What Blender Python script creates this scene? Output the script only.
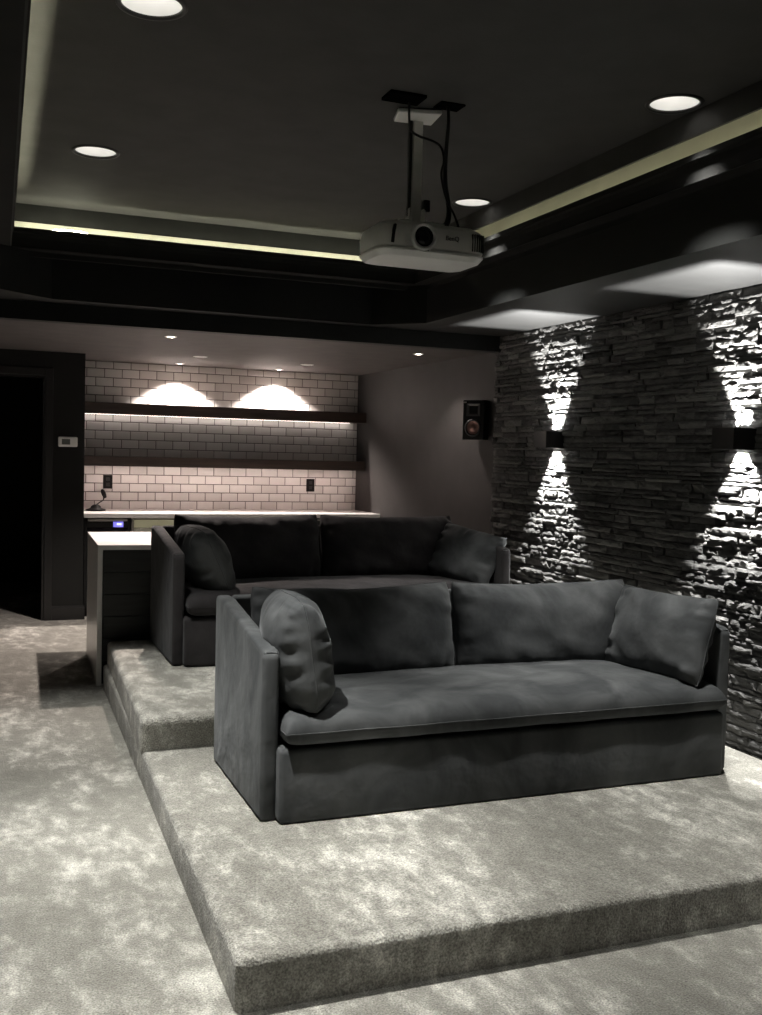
import bpy, bmesh, math, random
from mathutils import Vector, Matrix, noise

# ------------------------------------------------------------------ reset
for o in list(bpy.data.objects):
    bpy.data.objects.remove(o, do_unlink=True)
scn = bpy.context.scene
COL = scn.collection
PI = math.pi

# ------------------------------------------------------------------ camera
F_PX, W_PX, H_PX = 1021.7, 762.0, 1015.0
cam_d = bpy.data.cameras.new('camera')
cam = bpy.data.objects.new('camera', cam_d)
COL.objects.link(cam)
cam_d.sensor_fit = 'VERTICAL'
cam_d.sensor_height = 24.0
cam_d.lens = F_PX / H_PX * 24.0
cam_d.clip_start = 0.05
cam_d.clip_end = 60
ax = Vector((0.929, -0.369, 0.026)).normalized()      # picture right, in room axes
fw = Vector((0.370, 0.928, -0.053)).normalized()      # view direction
up = ax.cross(fw).normalized()
ax = fw.cross(up).normalized()
cam.matrix_world = Matrix(((ax.x, up.x, -fw.x, 0.0), (ax.y, up.y, -fw.y, 0.0),
                           (ax.z, up.z, -fw.z, 1.55), (0, 0, 0, 1)))
scn.camera = cam

# ------------------------------------------------------------------ world, exposure
wd = bpy.data.worlds.new('world')
scn.world = wd
wd.use_nodes = True
wd.node_tree.nodes['Background'].inputs[0].default_value = (0.9, 0.95, 1.0, 1)
wd.node_tree.nodes['Background'].inputs[1].default_value = 0.0
scn.view_settings.view_transform = 'Standard'
scn.view_settings.look = 'None'
scn.view_settings.gamma = 1.0
scn.view_settings.exposure = 0.28
scn.view_settings.use_curve_mapping = False

# lamp strengths, all in one place
CAN_E = 4.0          # ceiling can lens (emission)
CAN_W = 400.0        # directional lamp in each can (watts)
CAN_REAR_W = 120.0   # the two cans behind the camera
BAR_E = 210.0         # bar spot (watts)
BAR_DIM = 1.2        # dim bar fixtures (emission)
SCONCE_E = 240.0      # stone wall up/down lamps (watts)
COVE_E = 15.0        # LED strips in the tray (emission): stone side, bar end, left side
COVE_BACK = 50.0
COVE_LEFT = 70.0
SHELF_E = 19.0        # LED strip below the lower shelf (emission)


# ================================================================== helpers
def tag(o, label=None, cat=None, group=None, kind=None):
    if label: o['label'] = label
    if cat: o['category'] = cat
    if group: o['group'] = group
    if kind: o['kind'] = kind
    return o


def thing(name, label, cat, loc=(0, 0, 0), rz=0.0, group=None):
    o = bpy.data.objects.new(name, None)
    o.empty_display_size = 0.1
    COL.objects.link(o)
    o.location = loc
    o.rotation_euler = (0, 0, rz)
    return tag(o, label, cat, group)


def obj(name, bm, m, parent=None, smooth=False, loc=None):
    me = bpy.data.meshes.new(name)
    bmesh.ops.recalc_face_normals(bm, faces=bm.faces[:])
    bm.to_mesh(me)
    bm.free()
    if smooth:
        for p in me.polygons: p.use_smooth = True
    ms = m if isinstance(m, (list, tuple)) else [m]
    for mm in ms: me.materials.append(mm)
    o = bpy.data.objects.new(name, me)
    COL.objects.link(o)
    if parent is not None: o.parent = parent
    if loc: o.location = loc
    return o


def struct(name, bm, m, parent=None, smooth=False, label=None):
    o = obj(name, bm, m, parent, smooth)
    if parent is None: o['kind'] = 'structure'
    if label: o['label'] = label
    return o


def smooth_angle(o, deg=35):
    me = o.data
    bm = bmesh.new(); bm.from_mesh(me)
    for f in bm.faces: f.smooth = True
    for e in bm.edges:
        if len(e.link_faces) == 2 and e.calc_face_angle(0) > math.radians(deg): e.smooth = False
    bm.to_mesh(me); bm.free()
    return o


def box(bm, x0, x1, y0, y1, z0, z1, bev=0.0, seg=2):
    r = bmesh.ops.create_cube(bm, size=1.0)
    vs = r['verts']
    for v in vs:
        v.co = Vector(((x0 + x1) / 2 + v.co.x * (x1 - x0), (y0 + y1) / 2 + v.co.y * (y1 - y0),
                       (z0 + z1) / 2 + v.co.z * (z1 - z0)))
    if bev > 0:
        es = list({e for v in vs for e in v.link_edges})
        bmesh.ops.bevel(bm, geom=es, offset=bev, segments=seg, profile=0.5, affect='EDGES')
    return bm


def nbox(*a, **k):
    return box(bmesh.new(), *a, **k)


def prism(bm, pts, axis, a, b, bev=0.0, seg=2):
    """polygon pts in the plane across axis ('X': (y,z), 'Y': (x,z), 'Z': (x,y)), extruded a..b"""
    def mk(p, t):
        return {'X': (t, p[0], p[1]), 'Y': (p[0], t, p[1]), 'Z': (p[0], p[1], t)}[axis]
    v0 = [bm.verts.new(mk(p, a)) for p in pts]
    v1 = [bm.verts.new(mk(p, b)) for p in pts]
    n = len(pts)
    fs = [bm.faces.new(v0), bm.faces.new(v1[::-1])]
    for i in range(n):
        fs.append(bm.faces.new((v0[i], v1[i], v1[(i + 1) % n], v0[(i + 1) % n])))
    if bev > 0:
        bmesh.ops.recalc_face_normals(bm, faces=fs)
        es = list({e for f in fs for e in f.edges})
        bmesh.ops.bevel(bm, geom=es, offset=bev, segments=seg, profile=0.5, affect='EDGES')
    return bm


def lathe(bm, prof, c=(0, 0, 0), n=40, M=None):
    """prof = [(r, z)...] revolved round Z"""
    rings = []
    M = M or Matrix.Identity(4)
    for r, z in prof:
        if r < 1e-6:
            rings.append([bm.verts.new(M @ Vector((c[0], c[1], c[2] + z)))])
        else:
            rings.append([bm.verts.new(M @ Vector((c[0] + r * math.cos(2 * PI * i / n),
                                                   c[1] + r * math.sin(2 * PI * i / n), c[2] + z))) for i in range(n)])
    for A, B in zip(rings, rings[1:]):
        for i in range(n):
            j = (i + 1) % n
            if len(A) == 1 and len(B) == 1: continue
            if len(A) == 1: bm.faces.new((A[0], B[i], B[j]))
            elif len(B) == 1: bm.faces.new((A[i], A[j], B[0]))
            else: bm.faces.new((A[i], A[j], B[j], B[i]))
    return bm


def tube(bm, pts, r, n=8, samples=1):
    pts = [Vector(p) for p in pts]
    if samples > 1 and len(pts) > 2:
        out = []
        P = [pts[0]] + pts + [pts[-1]]
        for i in range(1, len(P) - 2):
            for k in range(samples):
                t = k / samples
                a, b, c, d = P[i - 1], P[i], P[i + 1], P[i + 2]
                out.append(0.5 * ((2 * b) + (c - a) * t + (2 * a - 5 * b + 4 * c - d) * t * t + (3 * b - a - 3 * c + d) * t ** 3))
        out.append(pts[-1])
        pts = out
    rings = []
    nrm = None
    for i, p in enumerate(pts):
        d = (pts[min(i + 1, len(pts) - 1)] - pts[max(i - 1, 0)]).normalized()
        if nrm is None:
            nrm = d.orthogonal().normalized()
        nrm = (nrm - d * nrm.dot(d)).normalized()
        b = d.cross(nrm)
        rr = r(i / (len(pts) - 1)) if callable(r) else r
        rings.append([bm.verts.new(p + (nrm * math.cos(2 * PI * k / n) + b * math.sin(2 * PI * k / n)) * rr) for k in range(n)])
    for A, B in zip(rings, rings[1:]):
        for k in range(n):
            bm.faces.new((A[k], A[(k + 1) % n], B[(k + 1) % n], B[k]))
    bm.faces.new(rings[0][::-1]); bm.faces.new(rings[-1])
    return bm


def copy_tree(o, parent=None):
    c = o.copy()
    COL.objects.link(c)
    if parent is not None:
        c.parent = parent
    for ch in list(o.children):
        copy_tree(ch, c)
    return c


# ================================================================== materials
def newmat(name):
    m = bpy.data.materials.new(name)
    m.use_nodes = True
    nt = m.node_tree
    return m, nt, nt.nodes['Principled BSDF']


def N(nt, t, **kw):
    n = nt.nodes.new(t)
    for k, v in kw.items():
        if k.startswith('i_'):
            key = k[2:]
            n.inputs[int(key) if key.isdigit() else key.replace('_', ' ')].default_value = v
        else: setattr(n, k, v)
    return n


def plain(name, col, rough=0.6, metal=0.0, var=0.12, scale=6.0, bump=0.0, bscale=200.0, spec=0.5, stretch=None):
    m, nt, b = newmat(name)
    b.inputs['Roughness'].default_value = rough
    b.inputs['Metallic'].default_value = metal
    b.inputs['Specular IOR Level'].default_value = spec
    tc = N(nt, 'ShaderNodeTexCoord')
    src = tc.outputs['Object']
    if stretch:
        mp = N(nt, 'ShaderNodeMapping'); mp.inputs['Scale'].default_value = stretch
        nt.links.new(src, mp.inputs[0]); src = mp.outputs[0]
    no = N(nt, 'ShaderNodeTexNoise', i_Scale=scale, i_Detail=5.0)
    nt.links.new(src, no.inputs['Vector'])
    r = N(nt, 'ShaderNodeValToRGB')
    r.color_ramp.elements[0].position = 0.3; r.color_ramp.elements[1].position = 0.7
    r.color_ramp.elements[0].color = tuple(c * (1 - var) for c in col) + (1,)
    r.color_ramp.elements[1].color = tuple(min(1, c * (1 + var)) for c in col) + (1,)
    nt.links.new(no.outputs[0], r.inputs[0]); nt.links.new(r.outputs[0], b.inputs['Base Color'])
    if bump:
        n2 = N(nt, 'ShaderNodeTexNoise', i_Scale=bscale, i_Detail=3.0)
        nt.links.new(tc.outputs['Object'], n2.inputs['Vector'])
        bp = N(nt, 'ShaderNodeBump', i_Strength=bump, i_Distance=0.004)
        nt.links.new(n2.outputs[0], bp.inputs['Height']); nt.links.new(bp.outputs[0], b.inputs['Normal'])
    return m


def emit(name, col, s):
    m, nt, b = newmat(name)
    b.inputs['Base Color'].default_value = (0.8, 0.8, 0.8, 1)
    b.inputs['Emission Color'].default_value = col + (1,)
    b.inputs['Emission Strength'].default_value = s
    return m


def carpet_mat():
    m, nt, b = newmat('greige_carpet')
    b.inputs['Roughness'].default_value = 1.0
    b.inputs['Specular IOR Level'].default_value = 0.1
    b.inputs['Sheen Weight'].default_value = 0.25
    b.inputs['Sheen Roughness'].default_value = 0.5
    geo = N(nt, 'ShaderNodeNewGeometry')
    mp = N(nt, 'ShaderNodeMapping'); mp.inputs['Scale'].default_value = (1.5, .85, 1.0)
    mp.inputs['Rotation'].default_value = (0, 0, 0.25)
    nt.links.new(geo.outputs['Position'], mp.inputs[0])
    n1 = N(nt, 'ShaderNodeTexNoise', i_Scale=7.5, i_Detail=10.0, i_Roughness=0.70, i_Distortion=0.15)
    nt.links.new(mp.outputs[0], n1.inputs['Vector'])
    n0 = N(nt, 'ShaderNodeTexNoise', i_Scale=1.1, i_Detail=2.0)
    nt.links.new(mp.outputs[0], n0.inputs['Vector'])
    mix = N(nt, 'ShaderNodeMath', operation='MULTIPLY_ADD')
    mix.inputs[1].default_value = 0.55
    nt.links.new(n0.outputs[0], mix.inputs[0]); nt.links.new(n1.outputs[0], mix.inputs[2])
    r = N(nt, 'ShaderNodeValToRGB')
    e = r.color_ramp.elements
    e[0].position = 0.62; e[0].color = (0.245, 0.238, 0.208, 1)
    e[1].position = 0.96; e[1].color = (0.68, 0.667, 0.605, 1)
    x = e.new(0.765); x.color = (0.305, 0.297, 0.262, 1)
    x = e.new(0.86); x.color = (0.45, 0.439, 0.394, 1)
    nt.links.new(mix.outputs[0], r.inputs[0])
    n2 = N(nt, 'ShaderNodeTexNoise', i_Scale=170.0, i_Detail=2.0)
    nt.links.new(geo.outputs['Position'], n2.inputs['Vector'])
    r2 = N(nt, 'ShaderNodeValToRGB')
    r2.color_ramp.elements[0].position = 0.3; r2.color_ramp.elements[1].position = 0.72
    r2.color_ramp.elements[0].color = (0.5, 0.5, 0.5, 1); r2.color_ramp.elements[1].color = (1.35, 1.35, 1.35, 1)
    nt.links.new(n2.outputs[0], r2.inputs[0])
    mm = N(nt, 'ShaderNodeMix', data_type='RGBA', blend_type='MULTIPLY')
    mm.inputs[0].default_value = 1.0
    nt.links.new(r.outputs[0], mm.inputs[6]); nt.links.new(r2.outputs[0], mm.inputs[7])
    nt.links.new(mm.outputs[2], b.inputs['Base Color'])
    n3 = N(nt, 'ShaderNodeTexNoise', i_Scale=120.0, i_Detail=3.0)
    nt.links.new(geo.outputs['Position'], n3.inputs['Vector'])
    n4 = N(nt, 'ShaderNodeTexNoise', i_Scale=28.0, i_Detail=3.0)
    nt.links.new(geo.outputs['Position'], n4.inputs['Vector'])
    ad = N(nt, 'ShaderNodeMath', operation='ADD')
    nt.links.new(n3.outputs[0], ad.inputs[0]); nt.links.new(n4.outputs[0], ad.inputs[1])
    bp = N(nt, 'ShaderNodeBump', i_Strength=0.9, i_Distance=0.010)
    nt.links.new(ad.outputs[0], bp.inputs['Height']); nt.links.new(bp.outputs[0], b.inputs['Normal'])
    return m


def velvet_mat(name, col, hi):
    m, nt, b = newmat(name)
    b.inputs['Roughness'].default_value = 0.85
    b.inputs['Specular IOR Level'].default_value = 0.15
    b.inputs['Sheen Weight'].default_value = 0.14
    b.inputs['Sheen Roughness'].default_value = 0.4
    b.inputs['Sheen Tint'].default_value = (0.75, 0.78, 0.8, 1)
    tc = N(nt, 'ShaderNodeTexCoord')
    mp = N(nt, 'ShaderNodeMapping'); mp.inputs['Scale'].default_value = (1.0, 1.6, 0.8)
    nt.links.new(tc.outputs['Object'], mp.inputs[0])
    n1 = N(nt, 'ShaderNodeTexNoise', i_Scale=3.2, i_Detail=4.0, i_Distortion=1.2)
    nt.links.new(mp.outputs[0], n1.inputs['Vector'])
    r = N(nt, 'ShaderNodeValToRGB')
    e = r.color_ramp.elements
    e[0].position = 0.36; e[0].color = col + (1,)
    e[1].position = 0.68; e[1].color = hi + (1,)
    nt.links.new(n1.outputs[0], r.inputs[0]); nt.links.new(r.outputs[0], b.inputs['Base Color'])
    n2 = N(nt, 'ShaderNodeTexNoise', i_Scale=400.0, i_Detail=2.0)
    nt.links.new(tc.outputs['Object'], n2.inputs['Vector'])
    n3 = N(nt, 'ShaderNodeTexNoise', i_Scale=7.0, i_Detail=3.0)
    nt.links.new(tc.outputs['Object'], n3.inputs['Vector'])
    b1 = N(nt, 'ShaderNodeBump', i_Strength=0.32, i_Distance=0.03)
    nt.links.new(n3.outputs[0], b1.inputs['Height'])
    bp = N(nt, 'ShaderNodeBump', i_Strength=0.15, i_Distance=0.002)
    nt.links.new(n2.outputs[0], bp.inputs['Height']); nt.links.new(b1.outputs[0], bp.inputs['Normal'])
    nt.links.new(bp.outputs[0], b.inputs['Normal'])
    return m


def stone_mat():
    m, nt, b = newmat('ledger_stone')
    b.inputs['Roughness'].default_value = 0.8
    b.inputs['Specular IOR Level'].default_value = 0.3
    at = N(nt, 'ShaderNodeAttribute', attribute_name='tone')
    geo = N(nt, 'ShaderNodeNewGeometry')
    mp = N(nt, 'ShaderNodeMapping'); mp.inputs['Scale'].default_value = (1, 1, 2.4)
    nt.links.new(geo.outputs['Position'], mp.inputs[0])
    n1 = N(nt, 'ShaderNodeTexNoise', i_Scale=18.0, i_Detail=7.0, i_Roughness=0.7)
    nt.links.new(mp.outputs[0], n1.inputs['Vector'])
    ad = N(nt, 'ShaderNodeMath', operation='MULTIPLY_ADD')
    ad.inputs[1].default_value = 0.5
    nt.links.new(n1.outputs[0], ad.inputs[0]); nt.links.new(at.outputs['Fac'], ad.inputs[2])
    r = N(nt, 'ShaderNodeValToRGB')
    e = r.color_ramp.elements
    e[0].position = 0.15; e[0].color = (0.034, 0.034, 0.033, 1)
    e[1].position = 1.2 / 1.5; e[1].color = (0.165, 0.162, 0.155, 1)
    x = e.new(0.45); x.color = (0.078, 0.077, 0.074, 1)
    nt.links.new(ad.outputs[0], r.inputs[0]); nt.links.new(r.outputs[0], b.inputs['Base Color'])
    n2 = N(nt, 'ShaderNodeTexNoise', i_Scale=60.0, i_Detail=6.0, i_Roughness=0.7)
    nt.links.new(mp.outputs[0], n2.inputs['Vector'])
    bp = N(nt, 'ShaderNodeBump', i_Strength=0.8, i_Distance=0.012)
    nt.links.new(n2.outputs[0], bp.inputs['Height']); nt.links.new(bp.outputs[0], b.inputs['Normal'])
    return m


def tile_mat():
    m, nt, b = newmat('white_gloss_tile')
    b.inputs['Roughness'].default_value = 0.16
    at = N(nt, 'ShaderNodeAttribute', attribute_name='tone')
    r = N(nt, 'ShaderNodeValToRGB')
    r.color_ramp.elements[0].color = (0.66, 0.64, 0.62, 1); r.color_ramp.elements[1].color = (0.80, 0.785, 0.765, 1)
    nt.links.new(at.outputs['Fac'], r.inputs[0]); nt.links.new(r.outputs[0], b.inputs['Base Color'])
    return m


def wood_mat(name, c0, c1, rough=0.5):
    m, nt, b = newmat(name)
    b.inputs['Roughness'].default_value = rough
    tc = N(nt, 'ShaderNodeTexCoord')
    mp = N(nt, 'ShaderNodeMapping'); mp.inputs['Scale'].default_value = (1.2, 14, 14)
    nt.links.new(tc.outputs['Object'], mp.inputs[0])
    n1 = N(nt, 'ShaderNodeTexNoise', i_Scale=2.5, i_Detail=6.0, i_Distortion=0.8)
    nt.links.new(mp.outputs[0], n1.inputs['Vector'])
    r = N(nt, 'ShaderNodeValToRGB')
    r.color_ramp.elements[0].position = 0.3; r.color_ramp.elements[1].position = 0.7
    r.color_ramp.elements[0].color = c0 + (1,); r.color_ramp.elements[1].color = c1 + (1,)
    nt.links.new(n1.outputs[0], r.inputs[0]); nt.links.new(r.outputs[0], b.inputs['Base Color'])
    bp = N(nt, 'ShaderNodeBump', i_Strength=0.2, i_Distance=0.003)
    nt.links.new(n1.outputs[0], bp.inputs['Height']); nt.links.new(bp.outputs[0], b.inputs['Normal'])
    return m


M = {}
M['carpet'] = carpet_mat()
M['ceiling'] = plain('charcoal_ceiling_paint', (0.052, 0.051, 0.049), 0.75, bump=0.15, bscale=90, spec=0.25)
M['soffit'] = plain('charcoal_soffit_paint', (0.017, 0.017, 0.0165), 0.6, bump=0.1, bscale=90, spec=0.3)
M['bar_ceiling'] = plain('grey_bar_ceiling_paint', (0.085, 0.077, 0.074), 0.7, bump=0.1, bscale=90, spec=0.3)
M['wall_dark'] = plain('near_black_wall_paint', (0.006, 0.0065, 0.006), 0.6, bump=0.1, bscale=120, spec=0.3)
M['wall_grey'] = plain('charcoal_wall_paint', (0.036, 0.034, 0.033), 0.65, bump=0.1, bscale=120, spec=0.3)
M['bounce_wall'] = plain('pale_bounce_wall', (0.6, 0.6, 0.6), 0.8)  # unseen front wall, made pale to bounce light towards the projector
M['crown'] = plain('dark_crown_paint', (0.020, 0.020, 0.019), 0.8, spec=0.1)
M['matte_black'] = plain('matte_black', (0.003, 0.003, 0.003), 0.95, spec=0.0)
M['trim'] = plain('black_trim_paint', (0.012, 0.012, 0.012), 0.35)
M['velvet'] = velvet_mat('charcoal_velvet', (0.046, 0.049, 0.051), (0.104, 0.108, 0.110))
M['velvet_shaded'] = velvet_mat('shaded_charcoal_velvet', (0.027, 0.025, 0.026), (0.044, 0.041, 0.042))  # same sofa velvet, with the dimmer rear light put into its colour
M['stone'] = stone_mat()
M['mortar'] = plain('stone_backing', (0.035, 0.034, 0.033), 0.95, bump=0.5, bscale=60)
M['tile'] = tile_mat()
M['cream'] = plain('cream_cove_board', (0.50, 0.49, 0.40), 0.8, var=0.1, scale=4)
M['grout'] = plain('dark_grout', (0.10, 0.092, 0.085), 0.9)
M['wood'] = wood_mat('dark_walnut', (0.020, 0.013, 0.010), (0.045, 0.030, 0.023), 0.45)
M['black_wood'] = wood_mat('black_stained_wood', (0.012, 0.013, 0.012), (0.028, 0.030, 0.028), 0.45)
M['quartz'] = plain('white_quartz', (0.82, 0.81, 0.79), 0.25, var=0.03, scale=20)
M['black_metal'] = plain('black_powder_coat', (0.010, 0.010, 0.010), 0.45, bump=0.1)
M['black_plastic'] = plain('black_plastic', (0.008, 0.008, 0.008), 0.5, spec=.2)
M['white_plastic'] = plain('white_plastic', (0.80, 0.80, 0.78), 0.4, var=0.03)
M['proj'] = plain('projector_shell', (0.80, 0.79, 0.77), 0.38, var=0.04)
M['proj_front'] = plain('projector_front', (0.74, 0.73, 0.71), 0.3, var=0.04)
M['grey_metal'] = plain('grey_painted_metal', (0.78, 0.78, 0.76), 0.4)
M['steel'] = plain('brushed_steel', (0.55, 0.53, 0.5), 0.35, metal=1.0, stretch=(1, 1, 30))
M['steel_dark'] = plain('dark_satin_metal', (0.05, 0.05, 0.05), 0.35)
M['lens'] = plain('dark_lens_glass', (0.01, 0.01, 0.012), 0.06, var=0.0)
M['copper'] = plain('copper_cone', (0.22, 0.13, 0.11), 0.35, metal=0.9)
M['reflector'] = plain('white_can_reflector', (0.85, 0.84, 0.82), 0.4, var=0.02)
M['can'] = emit('can_lens_glow', (1.0, 0.975, 0.93), CAN_E)
M['barlens'] = emit('bar_lens_glow', (1.0, 0.86, 0.76), 30.0)
M['bardim'] = emit('bar_dim_lens_glow', (1.0, 0.88, 0.8), BAR_DIM)
M['cove'] = emit('cove_strip_glow', (0.88, 0.84, 0.60), COVE_E)
M['cove_back'] = emit('cove_strip_back_glow', (0.94, 0.92, 0.72), COVE_BACK)
M['cove_left'] = emit('cove_strip_left_glow', (0.88, 0.86, 0.62), COVE_LEFT)
M['shelf_led'] = emit('shelf_strip_glow', (1.0, 0.74, 0.66), SHELF_E)
M['shelf_led_dim'] = emit('shelf_strip_faint_glow', (1.0, 0.85, 0.78), 6.5)
M['blue'] = emit('blue_display_glow', (0.03, 0.03, 1.0), 0.55)
M['blue_digit'] = emit('blue_digit_glow', (0.35, 0.4, 1.0), 2.2)
M['amber'] = emit('lit_cooler_interior', (0.75, 0.68, 0.38), 0.16)
M['screen'] = plain('grey_display', (0.10, 0.11, 0.10), 0.3)
m, nt, b = newmat('smoked_glass')
b.inputs['Base Color'].default_value = (0.5, 0.5, 0.5, 1); b.inputs['Roughness'].default_value = 0.05
b.inputs['Transmission Weight'].default_value = 0.9
M['glass'] = m

# ================================================================== room dimensions
XL, XR, XS = -1.6, 3.50, 3.75        # left wall, stone base plane, side wall of the bar recess
YF, YB = -2.6, 10.146                # wall behind the camera, tiled back wall
YC = 9.40                            # wall with the doorway
ZC, ZS, ZB = 2.93, 2.41, 2.36        # tray ceiling, soffit, bar ceiling
LX0, LX1, LY1, LZ = 0.20, 2.65, 6.18, 2.77     # lip of the cove
LY0 = 0.9
SKEW = 0.105                         # the left lip runs slightly out of square
RX0, RX1, RY0, RY1 = -0.12, 2.82, 0.75, 6.31    # recess walls behind the lip
P1, P2 = 0.15, 0.30                  # the two platform heights


def panel(bm, outer, holes, z):
    """flat panel at height z with round holes (x, y, r)"""
    es = []
    def loop(pts):
        vs = [bm.verts.new((p[0], p[1], z)) for p in pts]
        for i in range(len(vs)): es.append(bm.edges.new((vs[i], vs[(i + 1) % len(vs)])))
    loop(outer)
    for hx, hy, hr in holes:
        loop([(hx + hr * math.cos(2 * PI * i / 32), hy + hr * math.sin(2 * PI * i / 32)) for i in range(32)])
    bmesh.ops.triangle_fill(bm, edges=es, use_beauty=True, use_dissolve=False)
    return bm


CANS = [(0.522, 5.046), (0.508, 3.316), (2.51, 3.34), (2.52, 5.09), (0.51, 1.55), (2.51, 1.55)]
BARS = [(1.327, 7.56), (1.83, 9.90), (2.83, 9.95), (3.33, 7.63)]
BDIM = [(1.85, 9.04), (2.89, 9.21)]

# ------------------------------------------------------------------ floor and platforms
struct('floor', nbox(XL, XS + .1, YF, 12.2, -0.1, 0.0), M['carpet'])


def platform(name, xf, xb, y0, y1, z0, z1, r=0.035):
    bm = bmesh.new()
    x1 = XR - .02
    pts = [(xf, y0), (x1, y0), (x1, y1), (xb, y1)]
    prism(bm, pts, 'Z', z0, z1)
    bmesh.ops.recalc_face_normals(bm, faces=bm.faces[:])
    te = [e for e in bm.edges if all(v.co.z > z1 - 1e-4 for v in e.verts) or all(v.co.y < y0 + 1e-4 and v.co.x < xf + 1e-4 for v in e.verts)]
    bmesh.ops.bevel(bm, geom=te, offset=r, segments=6, profile=0.5, affect='EDGES')
    bmesh.ops.triangulate(bm, faces=[f for f in bm.faces if len(f.verts) > 4])
    o = struct(name, bm, M['carpet'])
    return smooth_angle(o, 40)


platform('trim_1', 0.672, 0.775, 2.667, 6.70, 0.0, P1, .026)['label'] = 'lower carpeted platform under the front sofa'
platform('trim_2', 0.718, 0.800, 4.70, 6.70, P1 - .02, P2, .035)['label'] = 'upper carpeted platform under the rear sofa'

# ------------------------------------------------------------------ ceiling tray
bm = bmesh.new()
panel(bm, [(RX0, RY0), (RX1, RY0), (RX1, RY1), (RX0, RY1)], [(x, y, 0.098) for x, y in CANS], ZC)
struct('ceiling', bm, M['ceiling'])
# tray side walls and ledge (dark), then the outer soffit with chamfered corners
bm = bmesh.new()
t = 0.05
box(bm, RX1, RX1 + t, RY0, RY1, 2.66, ZC); box(bm, RX0 - t, RX0, RY0, RY1, 2.66, ZC)
box(bm, RX0 - t, RX1 + t, RY1, RY1 + t, 2.66, ZC); box(bm, RX0 - t, RX1 + t, RY0 - t, RY0, 2.66, ZC)
struct('ceiling_tray_sides', bm, M['crown'])
struct('trim_5', nbox(2.632, 2.648, RY0, RY1 - .01, 2.832, ZC, .001), M['ceiling'], label='dark board dropped from the tray ceiling along the cove')
bm = bmesh.new()
box(bm, RX1 - .006, RX1, RY0, RY1, 2.66, 2.925); box(bm, RX0, RX0 + .006, RY0, RY1, 2.66, 2.895)
box(bm, RX0 + .006, RX1 - .006, RY1 - .006, RY1, 2.66, 2.825)
struct('trim_4', bm, M['cream'], label='cream board added behind the cove lip to bound its glow')  # added board; its pale height keeps the strip glow to a band
SX0, SX1, SY1, SY0 = -0.06, 2.75, 6.46, 0.55        # inner edge of the soffit
CH = 0.28
inner = [(SX0, SY0), (SX1, SY0), (SX1, SY1 - CH), (SX1 - CH, SY1), (0.42, SY1 - .07), (0.0, 6.03), (SX0, 5.98)]
bm = bmesh.new()
# fascia: vertical face above the soffit, up to the moulding
zs = [ZS, 2.645]
n = len(inner)
for i in range(n):
    a, b_ = inner[i], inner[(i + 1) % n]
    vs = [bm.verts.new((a[0], a[1], ZS)), bm.verts.new((b_[0], b_[1], ZS)), bm.verts.new((b_[0], b_[1], 2.66)), bm.verts.new((a[0], a[1], 2.66))]
    bm.faces.new(vs)
struct('ceiling_fascia', bm, M['wall_dark'])
# soffit underside: a ring between the room outline and the inner edge
bm = bmesh.new()
es = []
def loopz(bm, pts, z, es):
    vs = [bm.verts.new((p[0], p[1], z)) for p in pts]
    for i in range(len(vs)): es.append(bm.edges.new((vs[i], vs[(i + 1) % len(vs)])))
loopz(bm, [(XL, YF), (XS, YF), (XS, 6.58), (XL, 6.58)], ZS, es)
loopz(bm, inner, ZS, es)
bmesh.ops.triangle_fill(bm, edges=es, use_beauty=True)
struct('ceiling_soffit', bm, M['soffit'])
# ledge plate that carries the moulding (closes the tray against the soffit void)
bm = bmesh.new(); es = []
loopz(bm, [(XL, YF), (XS, YF), (XS, 6.62), (XL, 6.62)], 2.66, es)
loopz(bm, [(LX0 - .012 - SKEW, LY0 - .012), (LX1 + .012, LY0 - .012), (LX1 + .012, LY1 + .012), (LX0 - .012, LY1 + .012)], 2.66, es)
bmesh.ops.triangle_fill(bm, edges=es, use_beauty=True)
struct('ceiling_ledge', bm, M['wall_dark'])
# crown moulding along the lip: profile swept round the rectangle
def crown():
    bm = bmesh.new()
    # (outward offset from lip, z)
    prof = [(0.0, LZ), (0.0, LZ - .022), (0.012, LZ - .03), (0.02, LZ - .05), (0.05, LZ - .075), (0.07, LZ - .09),
            (0.085, LZ - .11), (0.09, LZ - .13), (0.02, LZ - .112), (0.02, LZ)]
    prof = [(0.0, LZ), (0.0, LZ - .025), (0.014, LZ - .032), (0.020, LZ - .055), (0.048, LZ - .085), (0.078, LZ - .105),
            (0.098, LZ - .115), (0.10, LZ - .14), (0.13, LZ - .14), (0.13, LZ - .112), (0.02, LZ - .112), (0.02, LZ)]
    rings = []
    for d, z in prof:
        rings.append([bm.verts.new(p) for p in ((LX0 - d - SKEW, LY0 - d, z), (LX1 + d, LY0 - d, z), (LX1 + d, LY1 + d, z), (LX0 - d, LY1 + d, z))])
    m_ = len(rings)
    for i in range(m_):
        A, B = rings[i], rings[(i + 1) % m_]
        for k in range(4): bm.faces.new((A[k], A[(k + 1) % 4], B[(k + 1) % 4], B[k]))
    return bm
struct('trim_3', crown(), M['crown'], label='crown moulding around the tray lip')
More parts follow.
